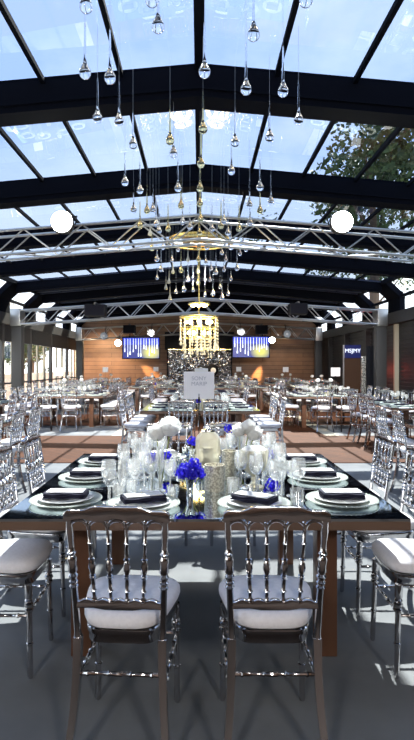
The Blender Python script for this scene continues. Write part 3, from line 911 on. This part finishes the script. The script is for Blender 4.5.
p = at(212, 370, 26.0)
t = thing('round_floodlight', 'round black floodlight with white centre in front of the silver backdrop', 'lamp', (p.x, p.y, 0))
m = MB(); m.lathe([(.25, 0), (.25, .03), (.03, .05), (.025, p.z - .25)], n=20); m.build('stand', black, t)
m = MB(); m.lathe([(.20, 0), (.30, .2), (.28, 1)], (0, -.12, p.z), (0, .12, p.z), 24); m.build('housing', black, t, ang=40)
m = MB(); m.lathe([(.13, 0), (.13, 1)], (0.06, -.13, p.z - .02), (0.06, -.122, p.z - .02), 20); m.build('lens', wax, t)

# ------------------------------------------------------------------ hanging glass drops
def drop_mesh(mt, L=.38, R=.041, n=14):
    m = MB()
    m.lathe([(.0008, 0)] + [(R * math.sin(a) ** .9, R - R * math.cos(a)) for a in [.25, .55, .9, 1.25, 1.57, 1.85]] +
            [(R * .80, R * 1.65), (R * .52, R * 2.2), (R * .30, R * 2.8), (R * .24, R * 3.5), (R * .20, L * .6), (R * .17, L * .85), (R * .12, L)], n=n)
    return m.mesh('drop', mt, ang=80)
drop_me = [drop_mesh(drop_glass), drop_mesh(amber_glass)]
sd = MB(); sd.lathe([(.001, 0), (.022, .008), (.031, .025), (.030, .04), (.020, .066), (.010, .095), (.006, .15), (.003, .24)], n=8)
small_drop = [sd.mesh('drop', crystal, ang=80)]
sd2 = [sd.mesh('drop', drop_glass, ang=80)]
def pendant(u, vb, label, d=None, amber=False, group=None, small=False):
    if d is None:
        T = ((0, 3.2), (80, 3.7), (125, 4.6), (150, 5.3), (190, 6.2), (210, 7.0), (230, 7.4), (250, 8.4), (270, 9.2), (300, 9.7), (400, 11))
        for (a, da), (b, db) in zip(T, T[1:]):
            if a <= vb <= b: d = da + (db - da) * (vb - a) / (b - a)
    p = at(u, vb, d)
    t = thing('glass_pendant', label, 'pendant', p, 0, group)
    o = bpy.data.objects.new('drop', (small_drop[0] if amber else sd2[0]) if small else drop_me[1 if amber else 0]); COL.objects.link(o); o.parent = t
    L = .24 if small else .36
    top = roof_z(p.x) - p.z - .03
    if small: top = roof_z(p.x) - p.z - .03
    m = MB(); m.tube([(0, 0, L - .01), (0, 0, max(top, L + .1))], .0012 if not small else .0015, 4); m.build('wire', wire_m, t)
    return t
BIG = [
 (86, 13, 'clear glass drop cut by the top edge, leftmost of the top row', 0), (152, 7, 'clear glass drop cut by the top edge, left of the ridge', 0),
 (158, 33, 'clear glass drop high up just left of the roof ridge', 0), (85, 79, 'clear glass drop furthest left against the sky', 0),
 (110, 84, 'clear glass drop against the sky, right of the furthest left one', 0), (97.5, 123, 'long clear drop furthest left in front of the first roof beam', 0),
 (119, 126, 'long clear drop second from the left before the first beam', 0), (133, 149, 'clear drop just under the first beam on the left', 0),
 (125, 186, 'clear drop furthest left in front of the second roof beam', 0), (140, 194, 'clear drop second from the left before the second beam', 0),
 (170, 145, 'amber drop left of the ridge below the first beam', 1), (173.5, 158, 'small clear drop right below the amber one', 0),
 (178, 192, 'clear drop before the second beam, left of the ridge string', 0), (204.5, 78, 'topmost clear drop on the ridge line', 0),
 (203, 134, 'warm drop on the ridge line under the first beam', 1), (201, 168, 'warm drop on the ridge line at the second beam', 1),
 (253.5, 41, 'clear glass drop high against the sky right of the ridge', 0), (306, 7, 'clear glass drop cut by the top edge, rightmost', 0),
 (246, 95, 'clear drop at the first beam, nearest right of the ridge', 0), (283, 97, 'clear drop at the first beam, beside the right mullion', 0),
 (298.5, 125, 'long clear drop furthest right in front of the first beam', 0), (235, 147, 'clear drop below the first beam, right of the ridge', 0),
 (269.5, 142, 'clear drop below the first beam beside the right mullion', 0), (231.5, 175, 'clear drop touching the second beam right of the ridge', 0),
 (260, 191, 'clear drop before the second beam, middle of the right three', 0), (249.5, 208, 'clear drop before the second beam, left of the right three', 0),
 (271, 205, 'clear drop before the second beam, right of the right three', 0)]
for u, v, lb, am in BIG: pendant(u, v, lb, amber=bool(am), group='large hanging glass drops')
for u, v in ((200, 192), (200, 207), (200.5, 222), (199.5, 236), (199, 250), (198.5, 262), (198, 274), (198, 285)):
    pendant(u, v, 'warm glass drop on the central string below the second beam', amber=True, group='drops of the central string')
MID = ((133.6, 213), (147, 214), (153, 213), (140, 229), (156, 227), (159, 234), (181, 209), (182.5, 225), (221, 229), (224, 224), (239, 232), (260, 214), (250, 226), (228, 236), (168, 232), (190, 230), (212, 232))
for u, v in MID: pendant(u, v, 'clear glass drop hanging in front of the nearest truss', group='drops before the nearest truss', amber=random.random() < .2)
LOW = ((152, 251), (163, 250), (150, 236), (217, 245), (246, 252), (240, 256), (231, 250), (157, 280), (166, 290), (161, 272), (173, 274), (172, 262), (181, 273), (176, 294), (169, 284), (188, 282), (188, 262), (211, 271), (216, 275), (224, 272), (231, 281),
       (237, 271), (226, 262), (220, 289), (213, 296), (210, 282), (206, 264), (184, 292), (193, 292), (178, 252), (207, 250), (222, 255), (243, 246), (157, 262), (170, 300), (228, 296), (222, 300), (205, 297))
for k, (u, v) in enumerate(LOW): pendant(u, v, 'small glass drop hanging between nearest truss and lit chandelier', group='small drops above the chandelier', small=k % 3 != 0, amber=(u < 192 and k % 2 == 0))

# lit crystal chandelier in the middle
cd = 10.6
zc = lambda v: at(0, v, cd).z
glow = mat('warm bulb', (1, .9, .6), .3, emit=(1, .80, .30), estr=7)
cxu = at(199, 0, cd).x
t = thing('crystal_chandelier', 'golden lit crystal chandelier hanging in the middle of the hall', 'chandelier', (cxu, cd, zc(356)))
zo = zc(356)
def ring(R, z, r_=.014, n=40): 
    m = MB(); m.tube([(R * math.cos(2 * PI * k / n), R * math.sin(2 * PI * k / n), z - zo) for k in range(n)], r_, 6, closed=True); return m
for v, R in ((243, .60), (304, .20), (317, .37), (328, .35), (338, .28)):
    ring(R, zc(v), .02).build('ring', gold, t)
m = MB(); m.lathe([(.58, zc(241) - zo), (.60, zc(239) - zo), (.1, zc(234) - zo)], n=32); m.build('canopy', gold, t)
m = MB(); m.lathe([(.012, zc(330) - zo), (.012, roof_z(0) - zo - .04)], n=8); m.build('rod', gold, t)
for v, R in ((304, .20), (317, .37), (328, .35), (338, .28)):
    m = MB()
    for k in range(4):
        a = PI * k / 4
        m.tube([(R * math.cos(a), R * math.sin(a), zc(v) - zo), (-R * math.cos(a), -R * math.sin(a), zc(v) - zo)], .007, 5)
    m.build('spoke', gold, t)
for v, n, R in ((305, 7, .14), (322, 8, .24), (333, 6, .20)):
    for k in range(n):
        a = 2 * PI * k / n + v
        m = MB(); m.ball((R * math.cos(a), R * math.sin(a), zc(v) - zo), .038, 8); m.build('bulb', glow, t)
for k in range(26):
    a = 2 * PI * k / 26; r = random.Random(k)
    R, vt, vb = ((.37, 317, 341), (.31, 328, 349))[k % 2]
    R *= 1 - .0 * k
    m = MB(); z = zc(vt); zb_ = zc(vb + r.uniform(-7, 4))
    x, y = R * math.cos(a), R * math.sin(a)
    while z > zb_:
        m.ball((x, y, z - zo), .017, 6); z -= .062
    m.lathe([(.001, 0), (.022, .01), (.030, .03), (.012, .08), (.004, .16)], (x, y, zb_ - zo - .12), None, 8)
    m.tube([(x, y, zb_ - zo - .02), (x, y, zc(vt) - zo)], .004, 4)
    m.build('crystal_strand', crystal, t, ang=80)
for k in range(12):
    a = 2 * PI * k / 12 + .1; R = .13 + .07 * (k % 2)
    m = MB(); x, y = R * math.cos(a), R * math.sin(a); z = zc(339); zb_ = zc(350 + (k % 4) * 2.5)
    while z > zb_: m.ball((x, y, z - zo), .016, 6); z -= .06
    m.tube([(x, y, zb_ - zo), (x, y, zc(334) - zo)], .004, 4)
    m.build('crystal_strand', crystal, t, ang=80)

# ------------------------------------------------------------------ outside
m = MB(); m.box((0, 10, -.2), (160, 160, .1)); struct('ground', m, noise_mat('paving outside', (.42, .40, .36), (.5, .48, .44), 3, .9))
def tree(x, y, h, cr, label, seed, n=700):
    r = random.Random(seed)
    t = thing('tree', label, 'tree', (x, y, -.15))
    m = MB(); m.tube([(0, 0, 0), (.1, .05, h * .4), (-.1, 0, h * .72)], [.28, .2, .1], 8)
    for k in range(6):
        a = k * 1.05; m.tube([(0, 0, h * (.35 + .05 * k)), (math.cos(a) * cr * .6, math.sin(a) * cr * .6, h * (.55 + .05 * k))], [.08, .03], 5)
    m.build('trunk', mat('bark', (.07, .05, .035), .9), t)
    m = MB()
    cl = [(Vector((r.gauss(0, .45) * cr, r.gauss(0, .45) * cr, h * .70 + r.gauss(0, .36) * cr)), cr * r.uniform(.22, .42)) for _ in range(26)]
    for k in range(n * 6):
        c, R = cl[k % len(cl)]
        dd = Vector((r.gauss(0, 1), r.gauss(0, 1), r.gauss(0, 1))).normalized(); p = c + dd * R * r.uniform(.6, 1.05)
        s = r.uniform(.10, .22); q = Vector((r.gauss(0, 1), r.gauss(0, 1), r.gauss(0, 1))).normalized(); q2 = q.orthogonal().normalized()
        w = q.cross(q2)
        m.add([p - q2 * s, p + w * s * .5, p + q2 * s, p - w * s * .5], [(0, 1, 2, 3)])
    m.build('foliage', noise_mat('leaf green', (.018, .035, .010), (.05, .085, .02), 1.5, .7), t, smooth=False, normals=False)
tree(7.9, 24.5, 15.2, 3.5, 'tall leafy tree seen through the glass roof above the right truss', 1)
tree(11.0, 34.5, 14.5, 4.2, 'farther leafy tree low in the roof view on the right', 2)
tree(-14.0, 45, 5.0, 2.0, 'green tree outside the left windows beside the pale building', 3, 260)
tree(-12.0, 36, 4.2, 1.6, 'smaller green tree outside the left windows', 4, 200)
# pale building outside the left glazing
t = thing('building', 'pale building with pinkish ground floor outside the left windows', 'building', (-24.5, 46, -.15))
m = MB(); m.box((0, 0, 3.6), (14, 8, 7.2)); m.build('wall', mat('pale render', (.72, .70, .62), .8), t)
m = MB(); m.box((0, -4.02, 1.5), (14, .1, 1.6)); m.build('pink_band', mat('pink render', (.62, .42, .36), .8), t)
for k in range(4):
    for z in (1.6, 4.6):
        m = MB(); m.box((-4.8 + k * 3.2, -4.08, z), (1.2, .06, 1.6)); w = m.build('window', mat('pane dark', (.08, .10, .12), .1), t)
m = MB(); m.box((0, 0, 7.35), (14.6, 8.6, .3)); m.build('roof', mat('roof grey', (.3, .28, .26), .7), t)
# parked white car low outside? only a pale parapet is seen
m = MB(); m.box((-9.2, 24, .45), (.2, 30, 1.2)); struct('wall_outside', m, mat('white parapet', (.34, .25, .20), .8))

# ------------------------------------------------------------------ world, sun, lamps
w = bpy.data.worlds.new('World'); scn.world = w; w.use_nodes = True
nt = w.node_tree; N = nt.nodes; L = nt.links
bg = N['Background']
tc = N.new('ShaderNodeTexCoord'); mp = N.new('ShaderNodeMapping'); mp.inputs['Scale'].default_value = (1.2, 1.2, 2.2)
nz = N.new('ShaderNodeTexNoise'); nz.inputs['Scale'].default_value = 1.8; nz.inputs['Detail'].default_value = 6; nz.inputs['Roughness'].default_value = .6
rp = N.new('ShaderNodeValToRGB'); rp.color_ramp.elements[0].position = .42; rp.color_ramp.elements[1].position = .72
rp.color_ramp.elements[0].color = (.44, .60, .95, 1); rp.color_ramp.elements[1].color = (.80, .90, 1.0, 1)
L.new(tc.outputs['Generated'], mp.inputs['Vector']); L.new(mp.outputs['Vector'], nz.inputs['Vector']); L.new(nz.outputs['Fac'], rp.inputs['Fac'])
sx = N.new('ShaderNodeSeparateXYZ'); L.new(tc.outputs['Generated'], sx.inputs[0])
mr = N.new('ShaderNodeMapRange'); mr.inputs['From Min'].default_value = .0; mr.inputs['From Max'].default_value = .35; mr.inputs['To Min'].default_value = .9; mr.inputs['To Max'].default_value = 0
L.new(sx.outputs['Z'], mr.inputs['Value'])
mx = N.new('ShaderNodeMixRGB'); mx.inputs['Color2'].default_value = (.93, .96, .98, 1)
L.new(mr.outputs['Result'], mx.inputs['Fac']); L.new(rp.outputs['Color'], mx.inputs['Color1']); L.new(mx.outputs['Color'], bg.inputs['Color']); bg.inputs['Strength'].default_value = 1.9

SUN_EL, SUN_AZ = math.radians(46.5), math.radians(9)     # azimuth from +Y towards +X
sun = bpy.data.lights.new('sun', 'SUN'); sun.energy = 21; sun.angle = math.radians(.6); sun.color = (1, .94, .81)
so = bpy.data.objects.new('sun', sun); COL.objects.link(so)
dirv = -Vector((math.sin(SUN_AZ) * math.cos(SUN_EL), math.cos(SUN_AZ) * math.cos(SUN_EL), math.sin(SUN_EL)))
so.rotation_euler = dirv.to_track_quat('-Z', 'Y').to_euler(); so.location = (0, 20, 20)
def spot(loc, tgt, e, col, ang=40, blend=.6, r=.06):
    l = bpy.data.lights.new('spot', 'SPOT'); l.energy = e; l.color = col; l.spot_size = math.radians(ang); l.spot_blend = blend; l.shadow_soft_size = r
    o = bpy.data.objects.new('spot', l); COL.objects.link(o); o.location = loc
    o.rotation_euler = (Vector(tgt) - Vector(loc)).to_track_quat('-Z', 'Y').to_euler()
def point(loc, e, col, r=.1):
    l = bpy.data.lights.new('point', 'POINT'); l.energy = e; l.color = col; l.shadow_soft_size = r
    o = bpy.data.objects.new('point', l); COL.objects.link(o); o.location = loc
# the stage lamps' warm pools on the back wall
for u, tu in ((118, 156), (272, 256)):
    p = at(u, 343, 24.3); spot((at(u + (4 if u < 200 else -2), 343, 26.3).x, 26.55, 2.45), (at(tu, 378, 27).x, 27.1, .75), 1800, (1, .60, .26), 20, .9)
for u, e in ((88, 420), (104, 300), (200, 120), (287, 110)):  # broad warm wash added over the wall, from no lit lamp
    p = at(u, 336, 24.3); spot((p.x, 24.6, p.z), (p.x, 27, 1.2), e, (1, .70, .42), 95, 1)
for x in (-1.6, 1.6): point((x, -2.6, 2.9), 150, (1, .95, .88), .3)  # unseen fill points added behind the camera
point((5.45, 17.4, 1.3), 10, (1, .08, .04), .08)
for x, y in ((-3, 19), (3, 19), (0, 22), (-3, 14.5), (3, 14.5)): spot((x, y, 3.6), (x, y - 1.2, 0), 420, (1, .88, .70), 110, .9)  # unseen warm spots added to brighten the far tables
point((cxu, cd, zc(320)), 35, (1, .78, .38), .25)
for x, tx in ((-2.6, -3.6), (0, 0), (2.6, 3.6)): spot((x, 8.9, 3.1), (tx, 17, .3), 900, (1, .97, .92), 62, .9)  # unseen spots past the nearest truss, added as fill for the far hall
for u in (62, 342):
    p = at(u, 222, 7.25); spot((p.x, 7.2, p.z), (p.x * .4, 2.5, .8), 120, (1, .96, .85), 60, .8)

# ------------------------------------------------------------------ camera and view
cam = bpy.data.cameras.new('camera'); cam.sensor_fit = 'VERTICAL'; cam.sensor_height = 36; cam.lens = 36 * F / 740
cam.shift_x = (207 - U0) / 740; cam.shift_y = -(370 - V0) / 740; cam.clip_end = 300
co = bpy.data.objects.new('camera', cam); COL.objects.link(co); co.location = (0, 0, EYE); co.rotation_euler = (PI / 2, 0, 0)
scn.camera = co
vs = scn.view_settings
vs.view_transform = 'Standard'; vs.look = 'None'; vs.gamma = 1; vs.exposure = 0.85; vs.use_curve_mapping = False
scn.cycles.use_denoising = True
scn.cycles.caustics_reflective = False; scn.cycles.caustics_refractive = False
scn.cycles.transparent_max_bounces = 24
